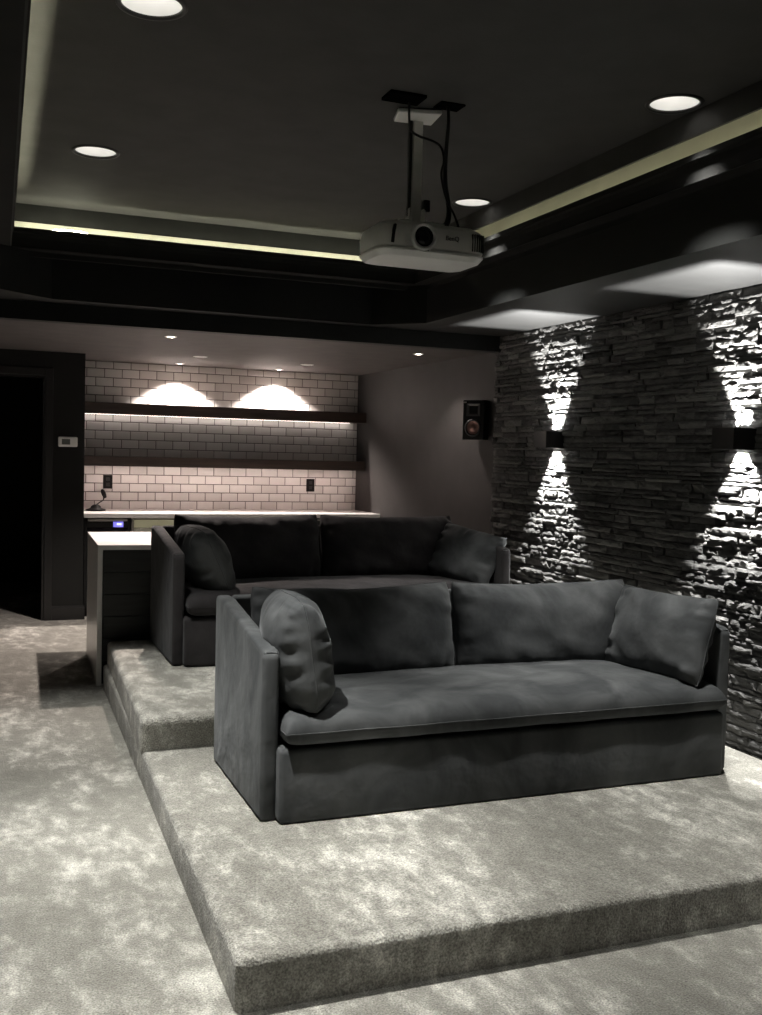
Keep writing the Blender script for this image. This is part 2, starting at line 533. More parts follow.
# back part between crown and chamfered fascia is closed by the ledge plate above
# LED strips on the ledge behind the lip
def strip(pts, mat, label):
    bm = bmesh.new()
    prev = None
    for k, p in enumerate(pts):
        q = pts[min(k + 1, len(pts) - 1)]; o_ = pts[max(k - 1, 0)]
        d = Vector((q[0] - o_[0], q[1] - o_[1], 0)).normalized()
        n_ = Vector((-d.y, d.x, 0)) * .0055
        vs = [bm.verts.new(Vector(p) + n_), bm.verts.new(Vector(p) - n_), bm.verts.new(Vector(p) - n_ - Vector((0, 0, .004))), bm.verts.new(Vector(p) + n_ - Vector((0, 0, .004)))]
        if prev:
            for a in range(4): bm.faces.new((prev[a], prev[(a + 1) % 4], vs[(a + 1) % 4], vs[a]))
        prev = vs
    o = obj('cove_light_strip', bm, mat)
    tag(o, label, 'light strip', 'light strips in the ceiling cove')
strip([(LX1 + .05, RY0 + .1, 2.71), (LX1 + .05, LY1 - .02, 2.71)], M['cove'], 'glowing yellowish light strip in the ceiling cove above the stone wall side')
strip([(LX0 - .05 - SKEW, RY0 + .2, 2.722), (LX0 - .05 - SKEW * .2, 5.1, 2.722), (LX0 - .042 - SKEW * .05, 5.9, 2.73)], M['cove_left'], 'glowing yellowish light strip in the ceiling cove at the left edge of the photo')
pts = []
for k in range(61):
    x = LX0 - .02 + (LX1 - LX0) * k / 60
    lift = math.exp(-((x - .50) / .17) ** 4)
    pts.append((x, LY1 + .044 + .006 * math.sin(x * 9), 2.722 + .063 * lift + .002 * math.sin(x * 14)))
strip(pts, M['cove_back'], 'glowing light strip in the ceiling cove facing the bar, lifting into sight near its left end')

# ------------------------------------------------------------------ walls
T = 0.1
struct('wall_left', nbox(XL - T, XL, YF, YC, 0, 3.1), M['wall_grey'])
struct('wall_front', nbox(XL - T, XS + T, YF - T, YF, 0, 3.1), M['bounce_wall'])
bm = nbox(XR + .03, XS + .15, YF, 6.62, 0, 2.66)
struct('wall_right', bm, M['mortar'], label='backing of the stone wall')
struct('wall_recess_right', nbox(XS, XS + T, 6.62, YB + T, 0, 2.5), M['wall_grey'])
# roof slab over everything so no light leaks in
struct('ceiling_slab', nbox(XL - T, XS + .15, YF - T, 12.3, 3.25, 3.3), M['wall_dark'])
# header beam between the theatre and the bar
struct('ceiling_beam', nbox(XL, XS, 6.56, 6.66, 2.30, 3.2), M['wall_dark'])
# bar ceiling with holes
bm = bmesh.new()
panel(bm, [(XL, 6.62), (XS, 6.62), (XS, YB), (XL, YB)],
      [(x, y, 0.035) for x, y in BARS] + [(x, y, 0.05) for x, y in BDIM], ZB)
struct('ceiling_bar', bm, M['bar_ceiling'])

# doorway wall: opening x -0.35 .. 0.575, top 2.19
DX0, DX1, DZ = -0.34, 0.572, 2.15
bm = bmesh.new()
box(bm, XL, DX0, YC, YC + .12, 0, 2.5); box(bm, DX1, 0.905, YC, YC + .12, 0, 2.5); box(bm, DX0, DX1, YC, YC + .12, DZ, 2.5)
box(bm, 0.795, 0.905, YC + .12, YB + .1, 0, 2.5)
struct('wall_back_left', bm, M['wall_dark'])
bm = bmesh.new()
cw = 0.065
box(bm, DX1, DX1 + cw, YC - .018, YC + .0, 0, DZ + cw, .004); box(bm, DX0 - cw, DX0, YC - .018, YC, 0, DZ + cw, .004)
box(bm, DX0, DX1, YC - .018, YC, DZ, DZ + cw, .004)
box(bm, DX1 - .02, DX1, YC, YC + .12, 0, DZ); box(bm, DX0, DX0 + .02, YC, YC + .12, 0, DZ); box(bm, DX0, DX1, YC, YC + .12, DZ - .02, DZ)
struct('door_1', bm, M['trim'], label='black casing of the dark open doorway')
bm = bmesh.new()
box(bm, DX0 - .5, .75, 12.1, 12.2, 0, 2.5); box(bm, DX0 - .6, DX0 - .5, YC + .12, 12.2, 0, 2.5); box(bm, .72, .79, YC + .12, 12.2, 0, 2.5)
box(bm, DX0 - .6, .79, YC + .12, 12.2, 2.4, 2.5)
struct('wall_hall', bm, M['wall_dark'])
# baseboards
def baseboard(name, pts, y0, x0, x1):
    pr = [(y0 - .016, 0), (y0, 0), (y0, .125), (y0 - .006, .125), (y0 - .009, .11), (y0 - .016, .105)]
    struct(name, prism(bmesh.new(), pr, 'X', x0, x1), M['trim'])
baseboard('baseboard_back', None, YC, DX1 + cw, 0.92)
baseboard('baseboard_back_left', None, YC, XL, DX0 - cw)
pr = [(XS - .016, 0), (XS, 0), (XS, .125), (XS - .006, .125), (XS - .009, .11), (XS - .016, .105)]
struct('baseboard_right', prism(bmesh.new(), pr, 'Y', 6.62, 9.46), M['trim'])
pr = [(XL + .016, 0), (XL, 0), (XL, .125), (XL + .006, .125), (XL + .009, .11), (XL + .016, .105)]
struct('baseboard_left', prism(bmesh.new(), pr, 'Y', YF, YC - .02), M['trim'])

# ------------------------------------------------------------------ tiled back wall
struct('wall_back', nbox(.79, XS + T, YB, YB + T, 0, 2.5), M['grout'])


def set_tone(me, tones):
    a = me.attributes.new('tone', 'FLOAT', 'FACE')
    for i, t_ in enumerate(tones): a.data[i].value = t_


def tiles():
    rng = random.Random(4)
    px, pz, g = 0.165, 0.0845, 0.0065
    V, Fc, tn = [], [], []
    z0 = 0.94
    for r in range(17):
        off = 1.238 - (0 if r % 2 == 0 else px / 2)
        k = int((0.905 - off) / px) - 2
        while True:
            a = off + k * px; b_ = a + px; k += 1
            if a > XS: break
            a = max(a, 0.905); b_ = min(b_, XS)
            if b_ - a < .012: continue
            c, d = z0 + r * pz, min(z0 + (r + 1) * pz, ZB)
            a_, bb, c_, d_ = a + g / 2, b_ - g / 2, c + g / 2, d - g / 2
            bv = .003; yf = YB - .009; yb = YB + .001
            ti = [rng.uniform(-.0006, .0006) for _ in range(4)]
            i = len(V)
            V += [(a_, yb, c_), (bb, yb, c_), (bb, yb, d_), (a_, yb, d_),
                  (a_, yf + bv, c_), (bb, yf + bv, c_), (bb, yf + bv, d_), (a_, yf + bv, d_),
                  (a_ + bv, yf + ti[0], c_ + bv), (bb - bv, yf + ti[1], c_ + bv), (bb - bv, yf + ti[2], d_ - bv), (a_ + bv, yf + ti[3], d_ - bv)]
            tt = rng.random()
            for s in (0, 4):
                for q in range(4):
                    Fc.append((i + s + q, i + s + (q + 1) % 4, i + s + 4 + (q + 1) % 4, i + s + 4 + q)); tn.append(tt)
            Fc.append((i + 8, i + 9, i + 10, i + 11)); tn.append(tt)
    me = bpy.data.meshes.new('wall_back_tiles')
    me.from_pydata(V, [], Fc); me.update()
    set_tone(me, tn)
    me.materials.append(M['tile'])
    o = bpy.data.objects.new('wall_back_tiles', me); COL.objects.link(o)
    o['kind'] = 'structure'; o['label'] = 'white subway tile backsplash in running bond'
tiles()


# ------------------------------------------------------------------ ledger stone wall
def stones():
    rng = random.Random(11)
    V, Fc, tn = [], [], []
    z = 0.0
    ztop = ZS - .001
    hs = []
    while z < ztop - .012:
        h = rng.choice([.022, .028, .034, .04, .046, .034, .028])
        if z + h > ztop - .015: h = ztop - z
        hs.append((z, h)); z += h
    for (z, h) in hs:
        y = YF + rng.uniform(-.2, 0)
        while y < 6.62:
            near = y > 2.2
            ln = rng.uniform(.09, .34) * (1 if near else 1.6)
            y1 = min(y + ln, 6.62)
            ya = max(y, YF)
            if y1 - ya < .02: y = y1; continue
            prot = rng.choice([0, .001, .003, .005, .007, .010, .014]) + rng.uniform(0, .004)
            ny = max(2, int((y1 - ya) / (.022 if near else .08)))
            nz = 3 if near else 1
            tl, tz = rng.uniform(-.006, .006), rng.uniform(-.005, .005)
            sd = rng.uniform(0, 1000)
            base = XR + .012
            i = len(V)
            g = .0015
            tone = rng.random() * .5
            for a in range(nz + 1):
                for c in range(ny + 1):
                    fy, fz = c / ny, a / nz
                    yy = ya + g + (y1 - ya - 2 * g) * fy
                    zz = z + g + (h - 2 * g) * fz
                    nn = noise.noise(Vector((yy * 16, zz * 26, sd))) * .010 + noise.noise(Vector((yy * 55, zz * 60, sd + 9))) * .007
                    e = (min(fy, 1 - fy) * (y1 - ya) < .004) or fz in (0, 1)
                    xx = base - .004 - prot - nn - tl * (fy - .5) - tz * (fz - .5) + (.005 if e else 0)
                    if 0 < c < ny and near: yy += rng.uniform(-.004, .004)
                    if 0 < a < nz: zz += rng.uniform(-.002, .002)
                    V.append((min(xx, XR + .02), yy, zz))
            w = ny + 1
            for a in range(nz):
                for c in range(ny):
                    q = (i + a * w + c, i + a * w + c + 1, i + (a + 1) * w + c + 1, i + (a + 1) * w + c)
                    if rng.random() < .5:
                        Fc.append((q[0], q[1], q[2])); Fc.append((q[0], q[2], q[3]))
                    else:
                        Fc.append((q[0], q[1], q[3])); Fc.append((q[1], q[2], q[3]))
                    tn += [tone, tone]
            # sides down to the backing
            rim = [i + c for c in range(w)] + [i + a * w + ny for a in range(1, nz + 1)] + \
                  [i + nz * w + c for c in range(ny - 1, -1, -1)] + [i + a * w for a in range(nz - 1, 0, -1)]
            j = len(V)
            for q in rim: V.append((XR + .035, V[q][1], V[q][2]))
            for k in range(len(rim)):
                k2 = (k + 1) % len(rim)
                Fc.append((rim[k], j + k, j + k2, rim[k2])); tn.append(tone)
            y = y1
    me = bpy.data.meshes.new('wall_right_stone')
    me.from_pydata(V, [], Fc); me.update()
    bm = bmesh.new(); bm.from_mesh(me); bmesh.ops.recalc_face_normals(bm, faces=bm.faces[:]); bm.to_mesh(me); bm.free()
    a = me.attributes.get('tone')
    set_tone(me, tn)
    me.materials.append(M['stone'])
    o = bpy.data.objects.new('wall_right_stone', me); COL.objects.link(o)
    o['kind'] = 'structure'; o['label'] = 'stacked grey ledger stone wall'
stones()


# ------------------------------------------------------------------ recessed ceiling cans
def make_can():
    t_ = thing('recessed_downlight', 'x', 'ceiling light', group='recessed downlights in the tray ceiling')
    obj('trim_ring', lathe(bmesh.new(), [(.094, 0.004), (.094, -.004), (.100, -.007), (.108, -.006), (.112, -.001), (.112, .004)], n=48), M['black_metal'], t_, True)
    obj('reflector', lathe(bmesh.new(), [(.0955, .0), (.090, .03), (.078, .075), (.062, .105), (.062, .111), (.085, .078), (.098, .03), (.0975, .0)], n=48), M['reflector'], t_, True)
    ld = bpy.data.lights.new('can_lamp', 'SPOT')
    ld.energy = CAN_W; ld.color = (1.0, .985, .94); ld.spot_size = math.radians(62); ld.spot_blend = 0.75; ld.shadow_soft_size = 0.035
    lo = bpy.data.objects.new('can_lamp', ld); COL.objects.link(lo); lo.parent = t_; lo.location = (0, 0, .088)
    obj('lens', lathe(bmesh.new(), [(0, .094), (.04, .095), (.064, .100), (.064, .106), (0, .106)], n=32), M['can'], t_, True)
    return t_


can_labels = ['small lit downlight at the left of the tray ceiling, nearer the bar',
              'large lit downlight at the top left, cut by the top edge of the photo',
              'lit downlight beside the cove glow above the stone wall, nearer the camera',
              'lit downlight just right of the hanging projector',
              'recessed downlight behind the camera on the left',
              'recessed downlight behind the camera on the right']
can0 = make_can()
for i, (x, y) in enumerate(CANS):
    c = can0 if i == 0 else copy_tree(can0)
    c.location = (x, y, ZC)
    c['label'] = can_labels[i]
    if i == 1:
        for ch in c.children:
            if ch.type == 'LIGHT': ch.data = ch.data.copy(); ch.data.energy = CAN_W * 1.25
    if i in (0, 3):
        for ch in c.children:
            if ch.type == 'LIGHT': ch.data = ch.data.copy(); ch.data.energy = CAN_W * .7
    if i >= 4:
        for ch in c.children:
            if ch.type == 'LIGHT': ch.data = ch.data.copy(); ch.data.energy = CAN_REAR_W


def make_bar(lens, r, spot):
    t_ = thing('bar_downlight', 'x', 'ceiling light', group='small downlights over the bar')
    obj('trim_ring', lathe(bmesh.new(), [(r * .86, .02), (r * .86, -.003), (r * 1.1, -.005), (r * 1.4, -.001), (r * 1.4, .003)], n=32), M['white_plastic'] if spot else M['grey_metal'], t_, True)
    obj('lens', lathe(bmesh.new(), [(0, -.004 if spot else .004), (r * .6, -.003 if spot else .005), (r * .86, .004 if spot else .012), (r * .86, .02), (0, .02)], n=24), lens, t_, True)
    if spot:
        ld = bpy.data.lights.new('bar_lamp', 'SPOT')
        ld.energy = BAR_E; ld.color = (1.0, 0.87, 0.80); ld.spot_size = math.radians(114); ld.spot_blend = 0.5
        ld.shadow_soft_size = 0.02
        lo = bpy.data.objects.new('bar_lamp', ld); COL.objects.link(lo); lo.parent = t_; lo.location = (0, 0, -.012)
    return t_


blabels = ['tiny lit downlight in the bar ceiling nearest the header, on the left',
           'left of the two downlights that throw bright arcs on the tiles',
           'right of the two downlights that throw bright arcs on the tiles',
           'tiny lit downlight above the grey side wall, left of the wall speaker']
b0 = make_bar(M['barlens'], .032, True)
for i, (x, y) in enumerate(BARS):
    c = b0 if i == 0 else copy_tree(b0)
    c.location = (x, y, ZB); c['label'] = blabels[i]
    if i == 3:
        for ch in c.children:
            if ch.type == 'LIGHT': ch.data = ch.data.copy(); ch.data.energy = BAR_E * .18
d0 = make_bar(M['bardim'], .045, False)
for i, (x, y) in enumerate(BDIM):
    c = d0 if i == 0 else copy_tree(d0)
    c.location = (x, y, ZB)
    c['label'] = ['dim round fixture in the bar ceiling, left one, near the left lit arc', 'dim round fixture in the bar ceiling, right one, past the right lit arc'][i]

# ------------------------------------------------------------------ bar: shelves, counter, cabinets
SH0 = 0.908
for z0, z1, lab in ((1.856, 1.960, 'upper dark wooden floating shelf across the white tiles, lit from above'),
                    (1.366, 1.458, 'lower dark wooden floating shelf across the white tiles, above the counter')):
    o = obj('floating_shelf', nbox(SH0, XS - .003, YB - .28, YB - .016, z0, z1, .003), M['wood'])
    tag(o, lab, 'shelf', 'floating shelves on the tiled wall')
o = obj('shelf_light_strip', nbox(SH0 + .05, XS - .1, YB - .20, YB - .18, 1.3648, 1.3658), M['shelf_led'])
tag(o, 'thin warm light strip under the lower floating shelf', 'light strip')
o = obj('shelf_light_strip', nbox(SH0 + .05, XS - .1, YB - .05, YB - .035, 1.8548, 1.8558), M['shelf_led_dim'])
tag(o, 'thin faint light strip under the upper floating shelf', 'light strip')
CT = 0.945
bm = nbox(0.908, XS - .002, 9.42, YB - .012, CT - .038, CT, .004)
o = obj('countertop', bm, M['quartz'])
tag(o, 'long white countertop under the tiled wall', 'countertop')


def cabinet(x0, x1, label, doors):
    t_ = thing('base_cabinet', label, 'cabinet', ((x0 + x1) / 2, 9.47, 0), 0, 'black base cabinets under the bar counter')
    w = (x1 - x0) / 2 - .001
    bm = bmesh.new()
    box(bm, -w, w, 0.02, .64, .1, CT - .042); box(bm, -w, w, .08, .62, 0, .1)
    obj('body', bm, M['black_wood'], t_)
    dw = 2 * w / doors
    for k in range(doors):
        a = -w + k * dw + .003; b_ = -w + (k + 1) * dw - .003
        d = obj('drawer', nbox(a, b_, 0, .018, .70, CT - .055, .002), M['black_wood'], t_)
        h = obj('handle', nbox(a + .02, b_ - .02, -.016, 0.0, CT - .068, CT - .058, .002), M['steel'], d)
        d = obj('door', nbox(a, b_, 0, .018, .11, .695, .002), M['black_wood'], t_)
        h = obj('handle', nbox((a + b_) / 2 - .08, (a + b_) / 2 + .08, -.02, 0.0, .655, .667, .003), M['steel'], d)
    return t_


def cooler(name, x0, x1, label, lit):
    t_ = thing(name, label, 'wine cooler', ((x0 + x1) / 2, 9.47, 0))
    w = (x1 - x0) / 2 - .002
    bm = bmesh.new()
    # open-fronted carcass
    zt = CT - .042
    box(bm, -w, -w + .02, .05, .62, .09, zt); box(bm, w - .02, w, .05, .62, .09, zt)
    box(bm, -w, w, .60, .62, .09, zt); box(bm, -w, w, .05, .62, .09, .11); box(bm, -w, w, .05, .62, zt - .02, zt)
    obj('carcass', bm, M['black_plastic'], t_)
    obj('kick_plate', nbox(-w, w, .08, .60, 0, .088), M['black_plastic'], t_)
    if lit:
        obj('interior_light', nbox(-w + .025, w - .025, .10, .105, .5, zt - .025), M['amber'], t_)
        for z in (.3, .45, .6, .74):
            obj('rack', nbox(-w + .022, w - .022, .11, .5, z, z + .01, .002), M['steel'], t_)
    bm = bmesh.new()
    box(bm, -w, -w + .012, 0, .045, .1, zt, .002); box(bm, -w + .0125, -w + .025, .012, .045, .1, zt); box(bm, w - .025, w, 0, .045, .1, zt, .002)
    box(bm, -w + .0255, w - .0255, 0, .045, .1, .14, .002)
    if lit: box(bm, -w + .0255, w - .0255, 0, .045, zt - .012, zt, .002)
    else: box(bm, -w + .0255, w - .0255, 0, .045, zt - .03, zt, .002)
    d = obj('door', bm, M['steel'] if lit else M['black_plastic'], t_)
    if not lit: obj('handle', nbox(-w + .03, w - .03, -.022, 0.0, zt - .028, zt - .008, .003), M['steel'], d)
    obj('pane', nbox(-w + .026, w - .026, .015, .03, .141, zt - .09, .001), M['lens'] if not lit else M['glass'], d)
    if not lit:
        obj('control_panel', nbox(-w + .026, w - .026, .004, .03, zt - .088, zt - .031), M['black_plastic'], d)
        c = obj('display', nbox(.05, .14, .001, .0035, zt - .084, zt - .034), M['blue'], d)
        bm = bmesh.new()
        for q in (0, 1):
            x = .085 + q * .022
            for s in ((0, .014, .012, .015), (0, .014, .006, .009), (0, .014, 0, .003), (0, .003, 0, .015), (.011, .014, 0, .015)):
                box(bm, x + s[0], x + s[1], -.0005, .0008, zt - .064 + s[2], zt - .064 + s[3])
        obj('display_digits', bm, M['blue_digit'], d)
    return t_


cooler('beverage_cooler', .915, 1.325, 'steel framed cooler under the counter with a glowing blue display', False)
cooler('wine_cooler', 1.33, 1.93, 'lit amber glass-fronted cooler under the counter, right of the blue display', True)
cabinet(1.935, 2.47, 'black base cabinet under the counter, right of the amber lit cooler', 1)
cabinet(2.475, 3.2, 'black base cabinet with silver rails under the middle right of the counter', 2)
cabinet(3.205, 3.745, 'black base cabinet under the counter, against the grey side wall', 1)


def outlet(x, z, label):
    t_ = thing('wall_outlet', label, 'outlet', (x, YB - .010, z), 0, 'black outlets on the tiled wall')
    obj('cover_plate', nbox(-.044, .044, -.006, 0.004, -.066, .066, .003), M['black_plastic'], t_)
    for s in (-1, 1):
        obj('socket', nbox(-.017, .017, -.009, -.0055, s * .026 - .016, s * .026 + .016, .002), M['trim'], t_)
outlet(1.196, 1.207, 'black outlet on the white tiles at the left end of the bar')
outlet(3.245, 1.199, 'black outlet on the white tiles at the right end of the bar')

# small black ornament on the counter: low domed foot, thin curved stem, slanted head
t_ = thing('counter_ornament', 'small black curved-stem object at the left end of the white counter', 'ornament', (1.055, 9.84, CT))
obj('foot', lathe(bmesh.new(), [(0, 0), (.085, 0), (.092, .008), (.075, .018), (.05, .026), (.042, .045), (.02, .058), (0, .06)], n=28), M['black_plastic'], t_, True)
obj('stem', tube(bmesh.new(), [(0, 0, .05), (.03, 0, .075), (.065, 0, .10), (.075, 0, .125)], .0055, 8, 5), M['black_metal'], t_, True)
Mh = Matrix.Translation((.07, 0, .16)) @ Matrix.Rotation(math.radians(-22), 4, 'Y')
obj('head', lathe(bmesh.new(), [(0, -.045), (.014, -.04), (.02, -.01), (.02, .02), (.012, .042), (0, .045)], n=20, M=Mh), M['black_plastic'], t_, True)

# ------------------------------------------------------------------ island with waterfall leg
t_ = thing('bar_island', 'bar island with a white waterfall top and black panel, behind the rear sofa', 'kitchen island', (0.738, 6.74, 0), math.radians(-2.2))
bm = bmesh.new()
# one slab: mitred top and waterfall side
prism(bm, [(0, 0), (.032, 0), (.032, .882), (1.75, .882), (1.75, .914), (0, .914)], 'Y', 0, 1.05, .002, 1)
obj('waterfall_top', bm, M['quartz'], t_)
bm = bmesh.new()
box(bm, .034, 1.74, .06, 0.99, 0, .88)
for k in range(6):
    z0 = .01 + k * .145
    box(bm, .036, 1.738, .038, .058, z0, z0 + .1425, .002, 1)
obj('panel', bm, M['black_wood'], t_)

# ------------------------------------------------------------------ thermostat
t_ = thing('thermostat', 'white rounded thermostat on the black wall beside the doorway', 'thermostat', (.762, YC, 1.579))
obj('housing', nbox(-.082, .082, -.026, 0, -.044, .044, .012, 4), M['white_plastic'], t_)
obj('screen', nbox(-.052, .018, -.0275, -.0255, -.024, .024, .001), M['screen'], t_)
for k in range(2):
    obj('button', nbox(.036, .058, -.0285, -.0255, .006 - k * .03, .022 - k * .03, .002), M['grey_metal'], t_)

# ------------------------------------------------------------------ speaker on the side wall
t_ = thing('wall_speaker', 'small black bookshelf speaker with a copper cone on the grey side wall', 'speaker', (3.625, 7.19, 1.83))
A = math.radians(-52)       # front direction (-sin..): local -Y is the front
t_.rotation_euler = (0, 0, A)
obj('cabinet', nbox(-.092, .092, 0, .17, -.155, .155, .004), M['black_plastic'], t_)
R_ = Matrix.Rotation(PI / 2, 4, 'X')
bm = bmesh.new()
# square horn: stepped funnel frame
prev = None
for s, y in ((.058, -.004), (.052, -.004), (.040, .000), (.018, .012)):
    vs = [bm.verts.new((a * s, y - .002, .078 + c * s * .85)) for a, c in ((-1, -1), (1, -1), (1, 1), (-1, 1))]
    if prev:
        for k in range(4): bm.faces.new((prev[k], prev[(k + 1) % 4], vs[(k + 1) % 4], vs[k]))
    prev = vs
bm.faces.new(prev)
obj('horn', bm, M['steel_dark'], t_)
obj('woofer_surround', lathe(bmesh.new(), [(.070, 0), (.070, .005), (.062, .009), (.052, .006), (.050, 0)], n=36, M=Matrix.Translation((0, -.0005, -.062)) @ R_), M['black_metal'], t_, True)
obj('woofer_cone', lathe(bmesh.new(), [(.052, .006), (.040, .0035), (.024, .0015), (.020, .006), (.010, .010), (0, .011)], n=36, M=Matrix.Translation((0, -.0005, -.062)) @ R_), M['copper'], t_, True)
obj('badge', nbox(-.084, -.064, -.003, .001, .132, .142, .001), M['steel'], t_)
bm = bmesh.new()
tube(bm, [(0.0, .17, 0), (.02, .19, 0), (.052, .20, 0)], .012, 10)
obj('bracket', bm, M['black_metal'], t_)

# ------------------------------------------------------------------ sconces on the stone
def make_sconce():
    t_ = thing('wall_sconce', 'x', 'wall light', group='up and down sconces on the stone wall')
    # local: wall at x=0 (box reaches to -.125), height about z=0
    x0, x1, hy, hz = -.115, .02, .078, .052
    w = .004
    bm = bmesh.new()
    box(bm, x0, x0 + w, -hy, hy, -hz, hz); box(bm, x1 - w, x1, -hy, hy, -hz, hz)
    box(bm, x0, x1, -hy, -hy + w, -hz, hz); box(bm, x0, x1, hy - w, hy, -hz, hz)
    obj('housing', bm, M['black_metal'], t_)
    for s, nm in ((1, 'upper_shutter'), (-1, 'lower_shutter')):
        bm = bmesh.new()
        z = s * (hz - .006)
        ay, xa, xb = .030, (-.108 if s > 0 else -.086), -.018
        za, zb = min(z, z - s * .003), max(z, z - s * .003)
        box(bm, x0 + w, x1 - w, -hy + w, -ay, za, zb); box(bm, x0 + w, x1 - w, ay, hy - w, za, zb)
        box(bm, x0 + w, xa, -ay, ay, za, zb); box(bm, xb, x1 - w, -ay, ay, za, zb)
        obj(nm, bm, M['black_metal'], t_)
    return t_


def sconce_lamps(t_):
    for s in (1, -1):
        ld = bpy.data.lights.new('sconce_lamp', 'SPOT')
        ld.energy = SCONCE_E; ld.color = (1.0, 0.99, 0.965); ld.spot_size = math.radians(165); ld.spot_blend = 0.3
        ld.shadow_soft_size = 0.005
        lo = bpy.data.objects.new('sconce_lamp', ld); COL.objects.link(lo); lo.parent = t_
        lo.location = (-.074, 0, -s * 0.009)
        if s < 0: lo.rotation_euler = (0, 0, 0)
        else: lo.rotation_euler = (PI, 0, 0)
    return t_


SC_Z = 1.665
s0 = make_sconce()
s0.location = (XR - .01, 5.74, SC_Z)
s1 = copy_tree(s0)
s1.location = (XR - .01, 4.01, SC_Z)
sconce_lamps(s0); sconce_lamps(s1)
s0['label'] = 'black up and down sconce on the stone wall, the farther one near the bar'
s1['label'] = 'black up and down sconce on the stone wall, the nearer one by the right edge'


# ================================================================== soft furniture
def cushion(w, h, t, nu=44, nv=30, seed=0, p=3.2, q=.5, pull=.05, fold=.006, sag=0.0, ear=0.0, lumps=.010, pu=None, pv=None, rc=0.0):
    """pillow in local axes: X width, Y thickness, Z height; front is -Y. Edges meet in a knife seam."""
    pu, pv = pu or p, pv or p
    bm = bmesh.new()
    grid = {}
    def P(i, j, s):
        u = math.sin(PI / 2 * (2 * i / nu - 1)); v = math.sin(PI / 2 * (2 * j / nv - 1))
        T = (max(0, 1 - abs(u) ** pu)) ** q * (max(0, 1 - abs(v) ** pv)) ** q
        x = w / 2 * u * (1 - pull * (1 - v * v))
        z = h / 2 * v * (1 - pull * .8 * (1 - u * u) ** 1.0)
        x *= 1 - rc * abs(v) ** 5; z *= 1 - rc * abs(u) ** 5
        z -= sag * (1 - u * u) * max(0, v) ** 2
        z += ear * abs(u) ** 6 * max(0, v) ** 4
        y = s * t / 2 * T
        du, dv = (1 - abs(u)) * w / 2, (1 - abs(v)) * h / 2
        n1 = noise.noise(Vector((x * 3.5 + seed, z * 5, s * 3.3)))
        n2 = noise.noise(Vector((x * 9 + z * 5 + seed, z * 12, s * 7.7)))
        k = min(1.0, T * 1.5)
        d = lumps * (1.3 * n1 + .7 * n2) * k
        # puckers running in from the seams
        f1 = noise.noise(Vector((z * 26 + seed * 3, 1.7 * (1 if u > 0 else -1), s)))
        f2 = noise.noise(Vector((x * 22 + seed * 5, 4.1 * (1 if v > 0 else -1), s)))
        d += fold * (f1 * math.exp(-((du - .035) / .035) ** 2) + f2 * math.exp(-((dv - .035) / .032) ** 2)) * 2.2
        wob = .006 * noise.noise(Vector((x * 7 + seed, z * 7, 0)))
        return Vector((x + wob * abs(u), y + s * d, z + wob))
    for s in (-1, 1):
        for i in range(nu + 1):
            for j in range(nv + 1):
                edge = i in (0, nu) or j in (0, nv)
                if edge and s == 1: grid[(i, j, s)] = grid[(i, j, -1)]; continue
                c = P(i, j, s)
                if edge: c.y = .004 * noise.noise(Vector((c.x * 6, c.z * 6, seed)))
                grid[(i, j, s)] = bm.verts.new(c)
    for s in (-1, 1):
        for i in range(nu):
            for j in range(nv):
                f = [grid[(i, j, s)], grid[(i + 1, j, s)], grid[(i + 1, j + 1, s)], grid[(i, j + 1, s)]]
                bm.faces.new(f if s == -1 else f[::-1])
    rim = [grid[(i, 0, -1)].co.copy() for i in range(nu)] + [grid[(nu, j, -1)].co.copy() for j in range(nv)] + \
          [grid[(i, nv, -1)].co.copy() for i in range(nu, 0, -1)] + [grid[(0, j, -1)].co.copy() for j in range(nv, 0, -1)]
    return bm, rim


def seam_bm(rim, r=.0024):
    bm = bmesh.new()
    n = 6; rings = []
    m_ = len(rim)
    c = sum(rim, Vector()) / m_
    for i, p in enumerate(rim):
        d = (rim[(i + 1) % m_] - rim[i - 1]).normalized()
        a = Vector((0, 1, 0)); a = (a - d * a.dot(d)).normalized(); b_ = d.cross(a)
        rings.append([bm.verts.new(p + (a * math.cos(2 * PI * k / n) + b_ * math.sin(2 * PI * k / n)) * r) for k in range(n)])
    for i in range(m_):
        A, B = rings[i], rings[(i + 1) % m_]
        for k in range(n): bm.faces.new((A[k], A[(k + 1) % n], B[(k + 1) % n], B[k]))
    return bm


def soft_panel(pts, axis, a, b, bev=.018):
    """upholstered slab with rounded edges"""
    return prism(bmesh.new(), pts, axis, a, b, bev, 4)


HW = 1.09          # half width of a sofa


